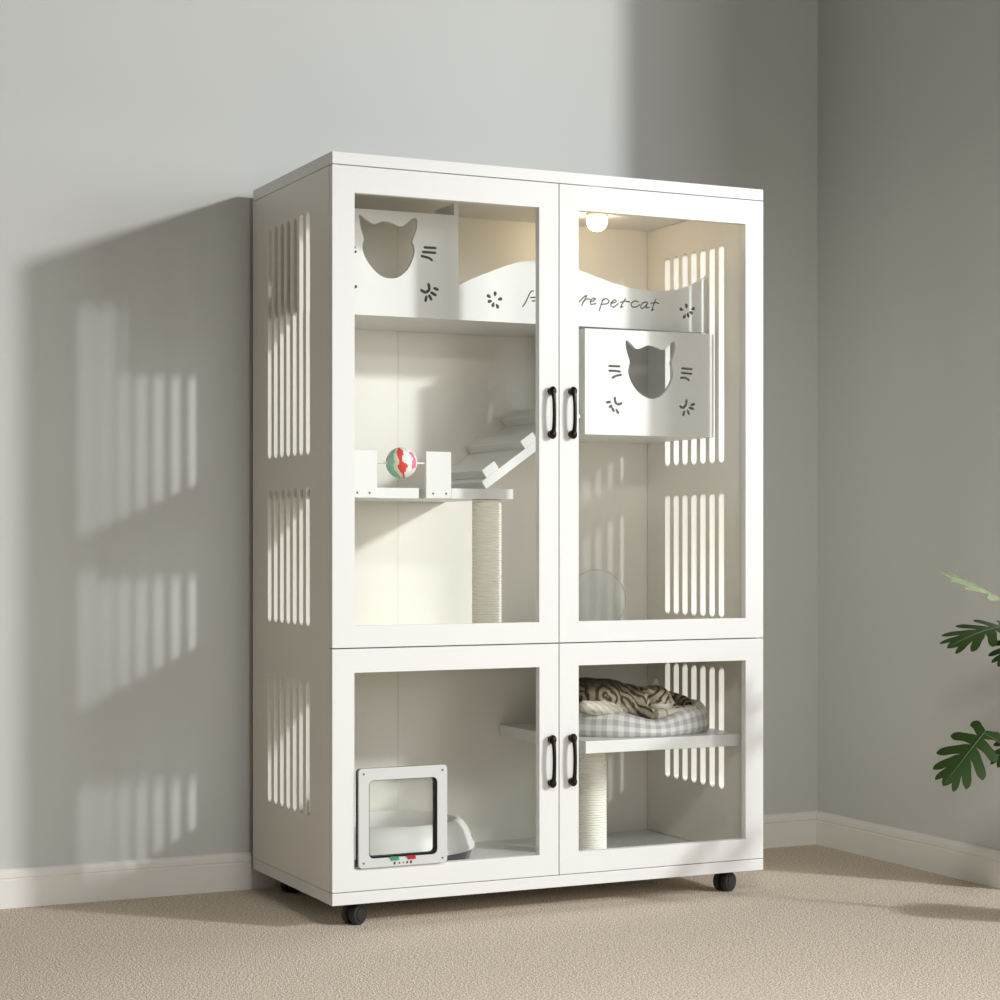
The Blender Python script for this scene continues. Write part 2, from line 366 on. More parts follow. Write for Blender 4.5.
# upper shelf, gallery boards, cubby
YF = 0.243
box('upper_shelf', (TL, 0.2556, 1.419), (W-TR, yb-0.0022, 1.434), M['white'], cab)
xz = lambda y, th: (lambda u, v, w: Vector((u, y+th/2+w, v)))
def strokes(name, lines, r, y, parent, m=None):
    bm = bmesh.new()
    for ln in lines:
        p = smooth_loop([(a, y-0.0002, b) for a, b in ln], 5, False); n = len(p)
        e = [(Vector(p[0])*1.0), Vector(p[-1])]
        d0 = (Vector(p[0])-Vector(p[1])).normalized()*r*0.7; d1 = (Vector(p[-1])-Vector(p[-2])).normalized()*r*0.7
        q = [tuple(e[0]+d0)]+p+[tuple(e[1]+d1)]
        rr = [r*0.35]+[r]*n+[r*0.35]
        add_tube(bm, q, rr, 8, True, (Vector((0, 1, 0)), 0.0008))
    return obj(name, bm, m or M['cut'], parent, 60)
ghole = smooth_loop(GAL_HOLE, 3)
gal = plate('gallery_board', [(TL, 1.419), (0.421, 1.419), (0.421, 1.704), (0.4095, 1.704), (0.409, 1.6745), (TL, 1.6725)], [ghole], 0.012, xz(YF, 0.012), M['white'], cab)
MIRX = 0.237
strokes('whisker_marks', GAL_W, 0.0031, YF, gal)
strokes('whisker_marks', [[(2*MIRX-x, z) for x, z in l] for l in GAL_W], 0.0031, YF, gal)
strokes('paw_mark', GAL_P, 0.0036, YF, gal)
strokes('paw_mark', [[(2*MIRX-x, z) for x, z in l] for l in GAL_P], 0.0036, YF, gal)
box('partition', (0.4092, 0.2556, 1.4342), (0.421, 0.36, 1.704), M['white'], cab)
wv = smooth_loop(WAVE, 4, False)
wv = [(min(x, W-TR), z) for x, z in wv]
wave = plate('wave_board', [(0.4212, 1.419), (W-TR, 1.419)] + list(reversed(wv)) + [(0.4212, 1.505)], [], 0.012, xz(YF, 0.012), M['white'], cab)
def flower(c):
    bm = bmesh.new(); cx, cz = c[-1]
    for x, z in c[:-1]:
        d = Vector((x-cx, 0, z-cz)); L = d.length; d.normalize()
        a, b = Vector((x, YF-0.0002, z))-d*0.0068, Vector((x, YF-0.0002, z))+d*0.0062
        p = [a.lerp(b, t) for t in (0, 0.2, 0.45, 0.7, 0.9, 1)]
        add_tube(bm, p, [0.0008, 0.0024, 0.0041, 0.0044, 0.0030, 0.0006], 8, True, (Vector((0, 1, 0)), 0.0008))
    return obj('paw_flower_mark', bm, M['cut'], wave, 60)
flower(FL1); flower(FL2)
# script lettering "future pet cat" as dark inlays on the wave board, coloured like shade in cut-through letters (part of it sits behind the door stiles)
HID = [[(0.640, 1.4885), (0.636, 1.477), (0.642, 1.4745), (0.650, 1.479), (0.655, 1.489), (0.652, 1.476), (0.659, 1.476)],
       [(0.676, 1.499), (0.667, 1.475), (0.674, 1.4745)], [(0.665, 1.4865), (0.684, 1.4895)],
       [(0.695, 1.489), (0.690, 1.478), (0.697, 1.4745), (0.706, 1.480), (0.711, 1.4895), (0.708, 1.476), (0.716, 1.477)]]
ALL = TXT+HID
for ids in ((0,), (1,), (2,), (3, 4), (5,), (6, 7), (8,), (9, 10), (11,), (12,), (13, 14), (15,), (16, 17), (18,)):
    strokes('script_letter', [ALL[i] for i in ids], 0.0016, YF, wave, M['cut'])
# cubby under the shelf
YC = 0.199
chole = smooth_loop(CUB_HOLE, 3)
cub = plate('cubby_front', [(0.7485, 1.144), (1.1245, 1.144), (1.1245, 1.411), (0.7485, 1.409)], [chole], 0.012, xz(YC, 0.012), M['white'], cab)
for w3 in (CUB_W[:3], CUB_W[3:]): strokes('whisker_marks', w3, 0.0029, YC, cub)
for p3 in (CUB_P[:5], CUB_P[5:]): strokes('paw_mark', p3, 0.0033, YC, cub)
yz = lambda x, th: (lambda u, v, w: Vector((x+th/2+w, u, v)))
plate('cubby_side', [(YC+0.0125, 1.144), (0.415, 1.144), (0.415, 1.409), (YC+0.0125, 1.409)], [], 0.012, yz(0.7485, 0.012), M['white'], cab)
box('cubby_floor', (0.761, YC+0.0125, 1.144), (W-TR, yb-0.0022, 1.156), M['white'], cab)

# platform with two uprights, sisal post
yp = yb-0.0022
plate('platform', [(TL, 0.1622), (0.281, 0.1622), (0.281, 0.27), (0.2945, 0.27), (0.2945, 0.1622), (0.3607, 0.1622), (0.3607, 0.150), (0.525, 0.150), (0.525, yp), (TL, yp)], [], 0.0245,
      lambda u, v, w: Vector((u, v, 0.99075+w)), M['white'], cab)
def upright(x0, x1, y1=0.162):
    z0 = 0.9785
    u = box('upright', (x0, 0.150, z0), (x1, y1, 1.0905), M['white'], cab)
    for xx in ((0.119, 0.150) if x0 < 0.2 else (0.3125, 0.3465)):
        bm = bmesh.new(); add_lathe(bm, [(0.0025, 0.0), (0.0025, -0.0006)], (xx, 0.150, 0.990), 10, axis='y'); obj('screw', bm, M['cut'], u)
upright(0.045, 0.169); upright(0.2945, 0.3605)
def post(x, y, z0, z1, r=0.036):
    bm = bmesh.new(); pitch = 0.0062; n = int((z1-z0)/pitch); prof = []
    for k in range(n):
        a = z0+(z1-z0)*k/n; h = (z1-z0)/n
        prof += [(r-0.0022, a), (r-0.0005, a+h*0.22), (r, a+h*0.5), (r-0.0005, a+h*0.78)]
    prof.append((r-0.0022, z1))
    add_lathe(bm, prof, (x, y, 0), 40)
    return obj('sisal_post', bm, M['sisal'], cab, 60)
post(0.476, 0.197, 0.6405, 0.978, 0.0365)

# ramp with treads up to the cubby
a = math.atan2(0.70, 1.0)
ux, uz = math.cos(a), math.sin(a)
P0 = Vector((0.4745, 0.205, 1.0285))
def onramp(s, t, y): return Vector((P0.x+s*ux-t*uz, y, P0.z+s*uz+t*ux))
def ramp_box(bm, s0, s1, t0, t1, y0, y1):
    c = [onramp(s, t, y) for y in (y0, y1) for s, t in ((s0, t0), (s1, t0), (s1, t1), (s0, t1))]
    v = [bm.verts.new(p) for p in c]
    fs = [bm.faces.new([v[i] for i in f]) for f in ((0, 1, 2, 3), (7, 6, 5, 4), (0, 4, 5, 1), (1, 5, 6, 2), (2, 6, 7, 3), (3, 7, 4, 0))]
    bmesh.ops.recalc_face_normals(bm, faces=fs)
    bmesh.ops.bevel(bm, geom=list({e for f in fs for e in f.edges}), offset=0.001, segments=1, affect='EDGES')
bm = bmesh.new(); ramp_box(bm, -0.012, 0.308, -0.022, 0, 0.203, 0.527)
ramp = obj('ramp', bm, M['white'], cab)
for k in range(3):
    bm = bmesh.new(); ramp_box(bm, 0.004+0.128*k, 0.046+0.128*k, 0, 0.0225, 0.203, 0.527); obj('tread', bm, M['white'], ramp)

# lower shelf and post
box('lower_shelf', (0.680, 0.066, 0.360), (W-TR, yb-0.0022, 0.390), M['white'], cab)
post(0.797, 0.25, zi0, 0.3598, 0.0365)

# puck lamp in the ceiling of the upper right compartment
bm = bmesh.new(); add_lathe(bm, [(0.0285, 1.7268), (0.0285, 1.722), (0.024, 1.7195)], (0.867, 0.356, 0), 28)
pk = obj('puck_lamp', bm, M['brass'], cab, 40)
bm = bmesh.new(); add_lathe(bm, [(0.0255, 1.7195), (0.0272, 1.712), (0.0265, 1.703), (0.022, 1.692), (0.014, 1.685), (0.005, 1.682)], (0.867, 0.356, 0), 28)
obj('lamp_dome', bm, M['lamp'], pk, 60)

# cat flap in the lower left door
def rrect(x0, x1, z0, z1, r, k=5):
    out = []
    for cx, cz, a0 in ((x1-r, z1-r, 0), (x0+r, z1-r, PI/2), (x0+r, z0+r, PI), (x1-r, z0+r, 1.5*PI)):
        for i in range(k+1): t = a0+PI/2*i/k; out.append((cx+r*math.cos(t), cz+r*math.sin(t)))
    return out
fx0, fx1, fz0, fz1 = 0.0605, 0.279, 0.1365, 0.3615
ix0, ix1, iz0, iz1 = 0.0855, 0.2545, 0.157, 0.3345
plate('cat_flap_frame', rrect(fx0, fx1, fz0, fz1, 0.009), [rrect(ix0, ix1, iz0, iz1, 0.012)], 0.007, xz(-0.009, 0.007), M['plastic'], dLL)
plate('cat_flap_brush', rrect(fx0+0.001, fx1-0.001, fz0+0.001, fz1-0.001, 0.009), [rrect(ix0-0.002, ix1+0.002, iz0-0.002, iz1+0.002, 0.012)], 0.014, xz(-0.0018, 0.014), M['brush'], dLL)
plate('cat_flap_tunnel', rrect(ix0-0.0012, ix1+0.0012, iz0-0.0012, iz1+0.0012, 0.012), [rrect(ix0+0.0025, ix1-0.003, iz0+0.004, iz1-0.0015, 0.010)], 0.018, xz(-0.0055, 0.018), M['black'], dLL)
plate('flap_pane', rrect(ix0+0.0035, ix1-0.0035, iz0+0.0045, iz1-0.002, 0.010), [], 0.003, xz(0.0065, 0.003), M['flap'], dLL)
for x in (fx0+0.012, fx1-0.012):
    for z in (fz0+0.011, fz1-0.012):
        bm = bmesh.new(); add_lathe(bm, [(0.0023, 0.0), (0.0023, -0.0007)], (x, -0.009, z), 10, axis='y'); obj('screw', bm, M['cut'], dLL)
tabq = lambda x: [(x, 0.1585), (x+0.021, 0.1585), (x+0.023, 0.1505), (x+0.005, 0.1505)]
plate('green_latch', tabq(0.136), [], 0.004, xz(-0.012, 0.004), M['green'], dLL)
plate('red_latch', tabq(0.177), [], 0.004, xz(-0.012, 0.004), M['red'], dLL)
bm = bmesh.new()
for i, (x, w, h) in enumerate(((0.148, 0.0045, 0.006), (0.160, 0.003, 0.004), (0.1695, 0.002, 0.0035), (0.179, 0.004, 0.005), (0.1885, 0.005, 0.006))):
    add_box(bm, (x-w/2, -0.0097, 0.1435-h/2), (x+w/2, -0.0088, 0.1435+h/2), 0)
obj('lock_symbols', bm, M['cut'], dLL)
settle(cab)
# ------------------------------------------------------------ toy ball on its rod
def ball_mat():
    return attr_mat('striped_toy_ball', [(0.0, (0.30, 0.62, 0.45)), (0.2, (0.82, 0.76, 0.60)), (0.4, (0.80, 0.09, 0.08)), (0.6, (0.80, 0.86, 0.82)), (0.8, (0.78, 0.20, 0.30)), (1.0, (0.86, 0.86, 0.83))], 0.4, None)
tb = thing('toy_ball', 'red, green and white striped ball threaded on a rod between two white uprights', 'toy', (0.2335, 0.156, 1.0622))
bm = bmesh.new(); add_ball(bm, (0.2335, 0.156, 1.0622), 0.0372, None, 64)
me = bpy.data.meshes.new('ball'); bm.to_mesh(me); bm.free()
at = me.attributes.new('coat', 'FLOAT', 'POINT')
RB = Matrix.Rotation(0.20, 3, 'Y')
for i, v in enumerate(me.vertices):
    p = RB @ (v.co - Vector((0.2335, 0.156, 1.0622)))
    lon = math.degrees(math.atan2(p.x, -p.y)) + 4*noise.noise(v.co*60) + 27
    edges = [(-75, 0.8), (-48, 0.0), (-18, 0.0), (-4, 0.2), (18, 0.4), (55, 0.6), (80, 0.8)]
    val = 1.0
    wig = 4*math.sin(p.z*170)
    if lon < -58: val = 0.8 if p.z > 0.004 else 0.0
    elif lon < -24+wig: val = 0.0
    elif lon < -6+wig: val = 0.2
    elif lon < 16-2*wig: val = 0.4
    elif lon < 48+wig: val = 0.6
    elif lon < 75: val = 0.8 if -0.018 < p.z < 0.022 else 1.0
    at.data[i].value = val
b_ = ball_mat()
for nd in b_.node_tree.nodes:
    if nd.type == 'VALTORGB': nd.color_ramp.interpolation = 'CONSTANT' ; [setattr(e, 'position', max(0, e.position-0.1)) for e in list(nd.color_ramp.elements)]
link('ball', me, b_, tb, 60)
bm = bmesh.new(); add_tube(bm, [(0.1692, 0.156, 1.062), (0.2943, 0.156, 1.062)], 0.0026, 12); obj('rod', bm, M['white'], tb, 40)
settle(tb)

# ------------------------------------------------------------ clear disc
dc = Vector((0.924, 0.46, 0.7225)); 
bm = bmesh.new()
R = Matrix.Rotation(-0.10, 3, 'X') @ Matrix.Rotation(-0.18, 3, 'Z')
add_lathe(bm, [(0.0765, -0.002), (0.0795, -0.001), (0.0805, 0.0), (0.0795, 0.001), (0.0765, 0.002)], (0, 0, 0), 64, axis='y')
for v in bm.verts: v.co = R @ v.co + dc
zmin = min(v.co.z for v in bm.verts)
for v in bm.verts: v.co.z += 0.6405-zmin
dz = 0.6405-zmin
o = obj('round_disc', bm, M['acrylic'], None, 50)
bm = bmesh.new(); add_tube(bm, [R @ Vector((0.0795*math.cos(2*PI*k/64), -0.0022, 0.0795*math.sin(2*PI*k/64)))+dc+Vector((0, 0, dz)) for k in range(65)], 0.0011, 6); obj('rim', bm, M['plastic'], o, 60)
o['label'] = 'clear round disc standing on the floor of the upper right compartment'; o['category'] = 'disc'

# ------------------------------------------------------------ litter box
lb = thing('litter_box', 'white open-top oval litter box with a slate grey base behind the cat flap', 'litter box', (0.285, 0.35, zi0))
bm = bmesh.new(); add_lathe(bm, [(0.190, zi0), (0.197, zi0+0.004), (0.2075, 0.116), (0.2075, 0.119)], (0.285, 0.35, 0), 64, 1, 0.87)
obj('base_tray', bm, M['litter_g'], lb, 50)
bm = bmesh.new()
outer = [(0.2085, 0.118), (0.2120, 0.119), (0.2127, 0.128), (0.2095, 0.131), (0.2070, 0.137), (0.2020, 0.153), (0.195, 0.168), (0.185, 0.181), (0.175, 0.1895), (0.168, 0.191), (0.163, 0.1885), (0.162, 0.182), (0.164, 0.16), (0.172, 0.125), (0.174, 0.1185)]
add_lathe(bm, outer, (0.285, 0.35, 0), 64, 1, 0.87, close=False)
obj('hood', bm, M['litter_w'], lb, 50)
bm = bmesh.new(); add_lathe(bm, [(0.170, 0.128), (0.05, 0.131), (0.004, 0.131)], (0.285, 0.35, 0), 48, 1, 0.83)
lt = obj('litter', bm, mat('grey_cat_litter', (0.42, 0.40, 0.36), 0.95, bump=(260, 0.9, (1, 1, 1)), noise_col=((0.30, 0.28, 0.25), 200)), lb, 60)
bm = bmesh.new(); add_box(bm, (0.4955, 0.335, 0.129), (0.500, 0.347, 0.139), 0.001); obj('clip', bm, M['black'], lb)
settle(lb)

# ------------------------------------------------------------ cat bed
bed = thing('cat_bed', 'oval grey and white checked cat bed on the lower shelf', 'cat bed', (0.908, 0.237, 0.390))
def bed_mesh():
    cx, cy, A, B = 0.908, 0.237, 0.205, 0.152
    N = 128; bm = bmesh.new(); uvd = {}
    rings = []
    per = 0; last = None; us = []
    for k in range(N+1):
        t = 2*PI*k/N; p = Vector((A*math.cos(t), B*math.sin(t), 0))
        if last is not None: per += (p-last).length
        us.append(per); last = p
    prof = [(0.90, 0.0), (0.965, 0.002), (0.995, 0.10), (1.0, 0.32), (0.985, 0.60), (0.955, 0.82), (0.91, 0.96), (0.86, 1.0), (0.80, 0.95), (0.76, 0.78), (0.745, 0.58), (0.72, 0.42)]
    cols = []
    for k in range(N):
        t = 2*PI*k/N
        df = math.atan2(math.sin(t+1.62), math.cos(t+1.62))       # angle away from the low front
        h = 0.062 + 0.022*max(0, -math.cos(t+PI/2)) * 0.5
        h += 0.014*max(0, math.cos(t-0.15))**2 + 0.006*max(0, math.cos(t-PI))
        h -= 0.023*math.exp(-(df/0.36)**2)
        h += 0.0035*noise.noise(Vector((math.cos(t)*3, math.sin(t)*3, 0.3)))
        col = []
        for j, (s, z) in enumerate(prof):
            wr = 1 + 0.012*noise.noise(Vector((math.cos(t)*7, math.sin(t)*7, j*0.5)))
            zz = 0.3905 + z*h if j < 8 else 0.3905 + max(z*h, 0.026)
            col.append((cx+A*s*wr*math.cos(t), cy+B*s*wr*math.sin(t), zz))
        cols.append(col)
    n = len(prof)
    V = [[bm.verts.new(p) for p in c] for c in cols]
    uv = bm.loops.layers.uv.new('UVMap')
    vlen = [0, 0.012, 0.019, 0.033, 0.051, 0.066, 0.078, 0.089, 0.102, 0.115, 0.127, 0.138]
    for k in range(N):
        for j in range(n-1):
            f = bm.faces.new((V[k][j], V[(k+1) % N][j], V[(k+1) % N][j+1], V[k][j+1]))
            for lp, (uu, vv) in zip(f.loops, ((us[k], vlen[j]), (us[k+1], vlen[j]), (us[k+1], vlen[j+1]), (us[k], vlen[j+1]))): lp[uv].uv = (uu, vv)
    fb = bm.faces.new([V[k][0] for k in range(N)])
    return bm
def gingham():
    m = bpy.data.materials.new('grey_gingham'); m.use_nodes = True
    nt = m.node_tree; b = nt.nodes['Principled BSDF']; b.inputs['Roughness'].default_value = 0.95; b.inputs['Specular IOR Level'].default_value = 0.1
    uv = nt.nodes.new('ShaderNodeUVMap'); sp = nt.nodes.new('ShaderNodeSeparateXYZ'); nt.links.new(uv.outputs[0], sp.inputs[0])
    outs = []
    for k in (0, 1):
        a = nt.nodes.new('ShaderNodeMath'); a.operation = 'MULTIPLY'; a.inputs[1].default_value = 1/0.028; nt.links.new(sp.outputs[k], a.inputs[0])
        f = nt.nodes.new('ShaderNodeMath'); f.operation = 'FRACT'; nt.links.new(a.outputs[0], f.inputs[0])
        g = nt.nodes.new('ShaderNodeMath'); g.operation = 'GREATER_THAN'; g.inputs[1].default_value = 0.5; nt.links.new(f.outputs[0], g.inputs[0])
        outs.append(g)
    s = nt.nodes.new('ShaderNodeMath'); s.operation = 'ADD'; nt.links.new(outs[0].outputs[0], s.inputs[0]); nt.links.new(outs[1].outputs[0], s.inputs[1])
    h = nt.nodes.new('ShaderNodeMath'); h.operation = 'MULTIPLY'; h.inputs[1].default_value = 0.5; nt.links.new(s.outputs[0], h.inputs[0])
    r = nt.nodes.new('ShaderNodeValToRGB')
    r.color_ramp.elements[0].color = (0.80, 0.79, 0.76, 1); r.color_ramp.elements[1].color = (0.46, 0.46, 0.46, 1)
    nt.links.new(h.outputs[0], r.inputs[0]); nt.links.new(r.outputs[0], b.inputs['Base Color'])
    return m
M['gingham'] = gingham()
obj('bolster', bed_mesh(), M['gingham'], bed, 60)
bm = bmesh.new(); add_lathe(bm, [(0.742, 0.396), (0.745, 0.412), (0.70, 0.420), (0.50, 0.4235), (0.2, 0.4245), (0.02, 0.4245)], (0, 0, 0), 64)
for v in bm.verts: v.co = Vector((0.908+v.co.x*0.203, 0.237+v.co.y*0.150, v.co.z))
obj('cushion', bm, mat('grey_plush', (0.42, 0.40, 0.36), 0.95, bump=(200, 0.6, (1, 1, 1))), bed, 60)
settle(bed)

# ------------------------------------------------------------ the sleeping cat
def blob(bm, c, r, ang=(0, 0, 0)):
    R = Matrix.Rotation(ang[2], 3, 'Z') @ Matrix.Rotation(ang[1], 3, 'Y') @ Matrix.Rotation(ang[0], 3, 'X')
    add_ball(bm, c, r, R, 20)
def limb(bm, pts, rads):
    p = smooth_loop([tuple(q)+(r,) for q, r in zip(pts, rads)], 7, False)
    for q in p: add_ball(bm, q[:3], q[3], None, 12)
CAT = dict(
    tail=([(0.745, 0.325, 0.462), (0.80, 0.352, 0.474), (0.90, 0.362, 0.478), (0.985, 0.348, 0.474), (1.045, 0.312, 0.465), (1.072, 0.262, 0.455), (1.062, 0.215, 0.446)], [0.019, 0.020, 0.021, 0.022, 0.021, 0.019, 0.014]),
    hind=([(0.815, 0.175, 0.462), (0.765, 0.150, 0.460), (0.722, 0.150, 0.468), (0.730, 0.140, 0.468), (0.775, 0.136, 0.458), (0.812, 0.140, 0.452)], [0.024, 0.020, 0.015, 0.0135, 0.0125, 0.0125]),
    fore=([(0.895, 0.195, 0.455), (0.893, 0.160, 0.443), (0.915, 0.140, 0.437), (0.965, 0.135, 0.440), (1.005, 0.135, 0.443), (1.022, 0.137, 0.444)], [0.028, 0.022, 0.018, 0.0155, 0.0155, 0.0165]),
    fore2=([(0.925, 0.205, 0.445), (0.965, 0.170, 0.440), (1.005, 0.165, 0.442), (1.035, 0.172, 0.443)], [0.024, 0.018, 0.016, 0.016]))
HC = Vector((0.952, 0.198, 0.474))
cat = thing('sleeping_cat', 'brown and grey tabby cat asleep, curled up in the checked bed', 'cat', (0.90, 0.237, 0.43))
bm = bmesh.new()
blob(bm, (0.775, 0.245, 0.474), (0.078, 0.085, 0.058))
blob(bm, (0.788, 0.190, 0.476), (0.062, 0.042, 0.055), (0, 0.15, 0))
blob(bm, (0.835, 0.250, 0.472), (0.085, 0.078, 0.055), (0, 0.12, 0))
blob(bm, (0.845, 0.195, 0.458), (0.055, 0.045, 0.042), (0, 0.2, 0))
blob(bm, (0.890, 0.245, 0.466), (0.060, 0.062, 0.047), (0, 0.15, 0))
blob(bm, (0.888, 0.198, 0.462), (0.040, 0.036, 0.038))
blob(bm, (0.918, 0.222, 0.468), (0.044, 0.042, 0.038))
blob(bm, HC, (0.043, 0.037, 0.036), (0, 0.30, -0.5))
blob(bm, HC+Vector((0.016, -0.020, -0.011)), (0.025, 0.022, 0.021))
blob(bm, HC+Vector((-0.004, -0.026, -0.012)), (0.026, 0.020, 0.021))
blob(bm, HC+Vector((0.030, -0.030, -0.020)), (0.019, 0.017, 0.014), (0, 0.3, -0.8))
blob(bm, HC+Vector((0.034, -0.042, -0.022)), (0.0135, 0.013, 0.0105), (0, 0.3, -0.8))
for k in ('tail', 'hind', 'fore', 'fore2'): limb(bm, *CAT[k])
def ear(bm, base, tip, side, w, th):
    base, tip, side = Vector(base), Vector(tip), Vector(side).normalized(); nrm = (tip-base).cross(side).normalized()
    ring = lambda s, ww, tt: [bm.verts.new(base.lerp(tip, s)+side*ww*math.cos(a)+nrm*tt*math.sin(a)) for a in (2*PI*k/10 for k in range(10))]
    R_ = [ring(-0.25, w, th), ring(0.25, w*0.85, th*0.8), ring(0.6, w*0.55, th*0.6), ring(0.88, w*0.22, th*0.5), ring(1.0, w*0.06, th*0.25)]
    for a, b in zip(R_, R_[1:]):
        for k in range(10): bm.faces.new((a[k], a[(k+1) % 10], b[(k+1) % 10], b[k]))
    bm.faces.new(R_[0]); bm.faces.new(R_[-1])
EARS = [((0.948, 0.206, 0.490), (0.957, 0.206, 0.529), (0.85, -0.45, 0.1), 0.0205, 0.0075), ((0.925, 0.184, 0.490), (0.908, 0.172, 0.510), (0.7, -0.6, -0.1), 0.018, 0.007)]
for e in EARS: ear(bm, *e)
me = bpy.data.meshes.new('body'); bm.to_mesh(me); bm.free()
t = bpy.data.objects.new('tmp_body', me); C.objects.link(t)
md = t.modifiers.new('r', 'REMESH'); md.mode = 'VOXEL'; md.voxel_size = 0.0028
ms = t.modifiers.new('s', 'SMOOTH'); ms.factor = 0.6; ms.iterations = 3
body = bpy.data.meshes.new_from_object(t.evaluated_get(bpy.context.evaluated_depsgraph_get()))
bpy.data.objects.remove(t); bpy.data.meshes.remove(me)
at = body.attributes.new('coat', 'FLOAT', 'POINT')
def poly_near(p, pts):
    best = (9, 0, 0); s = 0
    for a, b in zip(pts, pts[1:]):
        a, b = Vector(a), Vector(b); d = b-a; L = d.length; tt = max(0, min(1, (p-a).dot(d)/(L*L))); q = a+d*tt
        r = (p-q).length
        if r < best[0]: best = (r, s+tt*L, 0)
        s += L
    return best
def step(x, lo, hi): return max(0, min(1, (x-lo)/(hi-lo)))
for i, v in enumerate(body.vertices):
    p = v.co.copy(); nz = noise.noise(p*45); nf = noise.noise(p*180)
    dt = poly_near(p, CAT['tail'][0]); df = poly_near(p, CAT['fore'][0]); dh = poly_near(p, CAT['hind'][0]); d2 = poly_near(p, CAT['fore2'][0])
    head = (p-HC).length
    if dt[0] < 0.026 and p.y > 0.205 and (p.x > 0.93 or p.y > 0.33):
        w = 0.5+0.5*math.sin(dt[1]*2*PI/0.024+nz*1.2); val = 0.12+0.50*step(w, 0.25, 0.75)
    elif df[0] < 0.023 and p.x > 0.905 and p.z < 0.464 and p.y < 0.165:
        w = 0.5+0.5*math.sin(df[1]*2*PI/0.030+nz); val = 0.88-0.35*step(w, 0.75, 0.98)*step(0.98-p.x, 0, 0.05)
    elif d2[0] < 0.020 and p.x > 0.985: val = 0.85
    elif dh[0] < 0.021 and p.y < 0.148:
        w = 0.5+0.5*math.sin((p.x*1.0+p.z*1.2)*2*PI/0.018+nz); val = 0.95-0.22*step(w, 0.8, 0.95)
    elif head < 0.052 and p.x > 0.905:
        q = p-HC
        w = 0.5+0.5*math.sin((q.z*1.0-q.x*0.75-q.y*0.3)*2*PI/0.017+nz*1.0)
        val = 0.70-0.50*step(w, 0.55, 0.9)
        if q.x > 0.022 or (q.y < -0.028 and q.z < -0.008): val = 0.9
        if q.z > 0.024: val = min(val, 0.45)
        for e in EARS:
            if (p-Vector(e[1])).length < 0.026 and p.z > Vector(e[0]).z+0.004: val = 0.80
    else:
        hq = p-Vector((0.785, 0.15, 0.490)); rr = math.hypot(hq.x, hq.z*1.1)
        q2 = p+Vector((0.010*noise.noise(p*30), 0, 0.010*noise.noise(p*30+Vector((5, 3, 1)))))
        if rr < 0.050 and p.y < 0.235:
            w = 0.5+0.5*math.sin(rr*2*PI/0.021+nz*2.6+1.4*math.sin(2*math.atan2(hq.z, hq.x)))
        else:
            w = 0.5+0.5*math.sin((q2.x+(q2.z-0.47)*0.7+0.25*(p.y-0.2))*2*PI/0.024+nz*2.4)
        w = 0.75*w+0.25*(0.5+0.5*noise.noise(p*110))
        val = 0.60-0.50*step(w, 0.45, 0.80)
        ridge = step(p.z, 0.500, 0.524)
        val = val*(1-0.75*ridge)
        low = step(0.476-p.z+0.010*nz, 0, 0.016)*step(0.86-p.x, 0, 0.03)*step(0.22-p.y, 0, 0.02)
        val = val*(1-low)+(0.88-0.35*step(0.5+0.5*math.sin((p.x*0.8+p.z*1.4)*2*PI/0.016+nz*2), 0.75, 0.95))*low
    at.data[i].value = max(0, min(1, val+0.10*nf+0.05*nz))
M['fur'] = attr_mat('tabby_fur', [(0.0, (0.025, 0.02, 0.014)), (0.3, (0.10, 0.08, 0.055)), (0.6, (0.33, 0.28, 0.20)), (0.85, (0.62, 0.57, 0.47)), (1.0, (0.74, 0.71, 0.63))], 0.85, (330, 0.7))
link('body', body, M['fur'], cat, 80)
def snap(o, target, off):
    pass
from mathutils.bvhtree import BVHTree
bv = BVHTree.FromPolygons([v.co for v in body.vertices], [p.vertices for p in body.polygons])
def on_body(p, lift=0.0004):
    loc, nrm, _, _ = bv.find_nearest(Vector(p)); return loc+nrm*lift
def eye(pts, r=0.0015):
    bm = bmesh.new(); add_tube(bm, [on_body(q) for q in smooth_loop(pts, 5, False)], r, 8); obj('closed_eye', bm, M['black'], cat, 60)
eye([(0.931, 0.160, 0.4745), (0.9375, 0.157, 0.4705), (0.945, 0.156, 0.4730)], 0.0013)
np_ = on_body(HC+Vector((0.046, -0.058, -0.012)))
bm = bmesh.new(); add_ball(bm, np_, (0.0042, 0.004, 0.0032)); obj('nose', bm, mat('dark_pink_nose', (0.16, 0.06, 0.05), 0.5), cat, 60)
bm = bmesh.new()
add_tube(bm, [on_body(HC+Vector(q)) for q in ((0.038, -0.062, -0.024), (0.029, -0.060, -0.029), (0.018, -0.056, -0.028))], [0.0010, 0.0024, 0.0012], 10); obj('mouth_and_shade', bm, M['black'], cat, 60)  # mouth line, thickened in black for the shadow between muzzle and paw
settle(cat)

# ------------------------------------------------------------ swiss-cheese plant, its pot beyond the frame
pl = thing('monstera_plant', 'green split-leaf plant by the right wall at the right edge', 'plant', (1.60, -0.66, 0))
bm = bmesh.new(); add_lathe(bm, [(0.062, 0), (0.068, 0.004), (0.088, 0.15), (0.092, 0.155), (0.092, 0.165), (0.084, 0.165), (0.080, 0.15), (0.078, 0.14)], (1.605, -0.66, 0), 40)
obj('pot', bm, mat('white_ceramic', (0.8, 0.79, 0.76), 0.3), pl, 40)
bm = bmesh.new(); add_lathe(bm, [(0.0795, 0.144), (0.04, 0.15), (0.003, 0.151)], (1.605, -0.66, 0), 32); obj('soil', bm, mat('potting_soil', (0.03, 0.022, 0.016), 1, bump=(150, 1, (1, 1, 1))), pl)
M['leaf'] = mat('dark_green_leaf', (0.018, 0.04, 0.009), 0.38, spec=0.25, bump=(40, 0.15, (1, 1, 1)), noise_col=((0.03, 0.06, 0.012), 25))
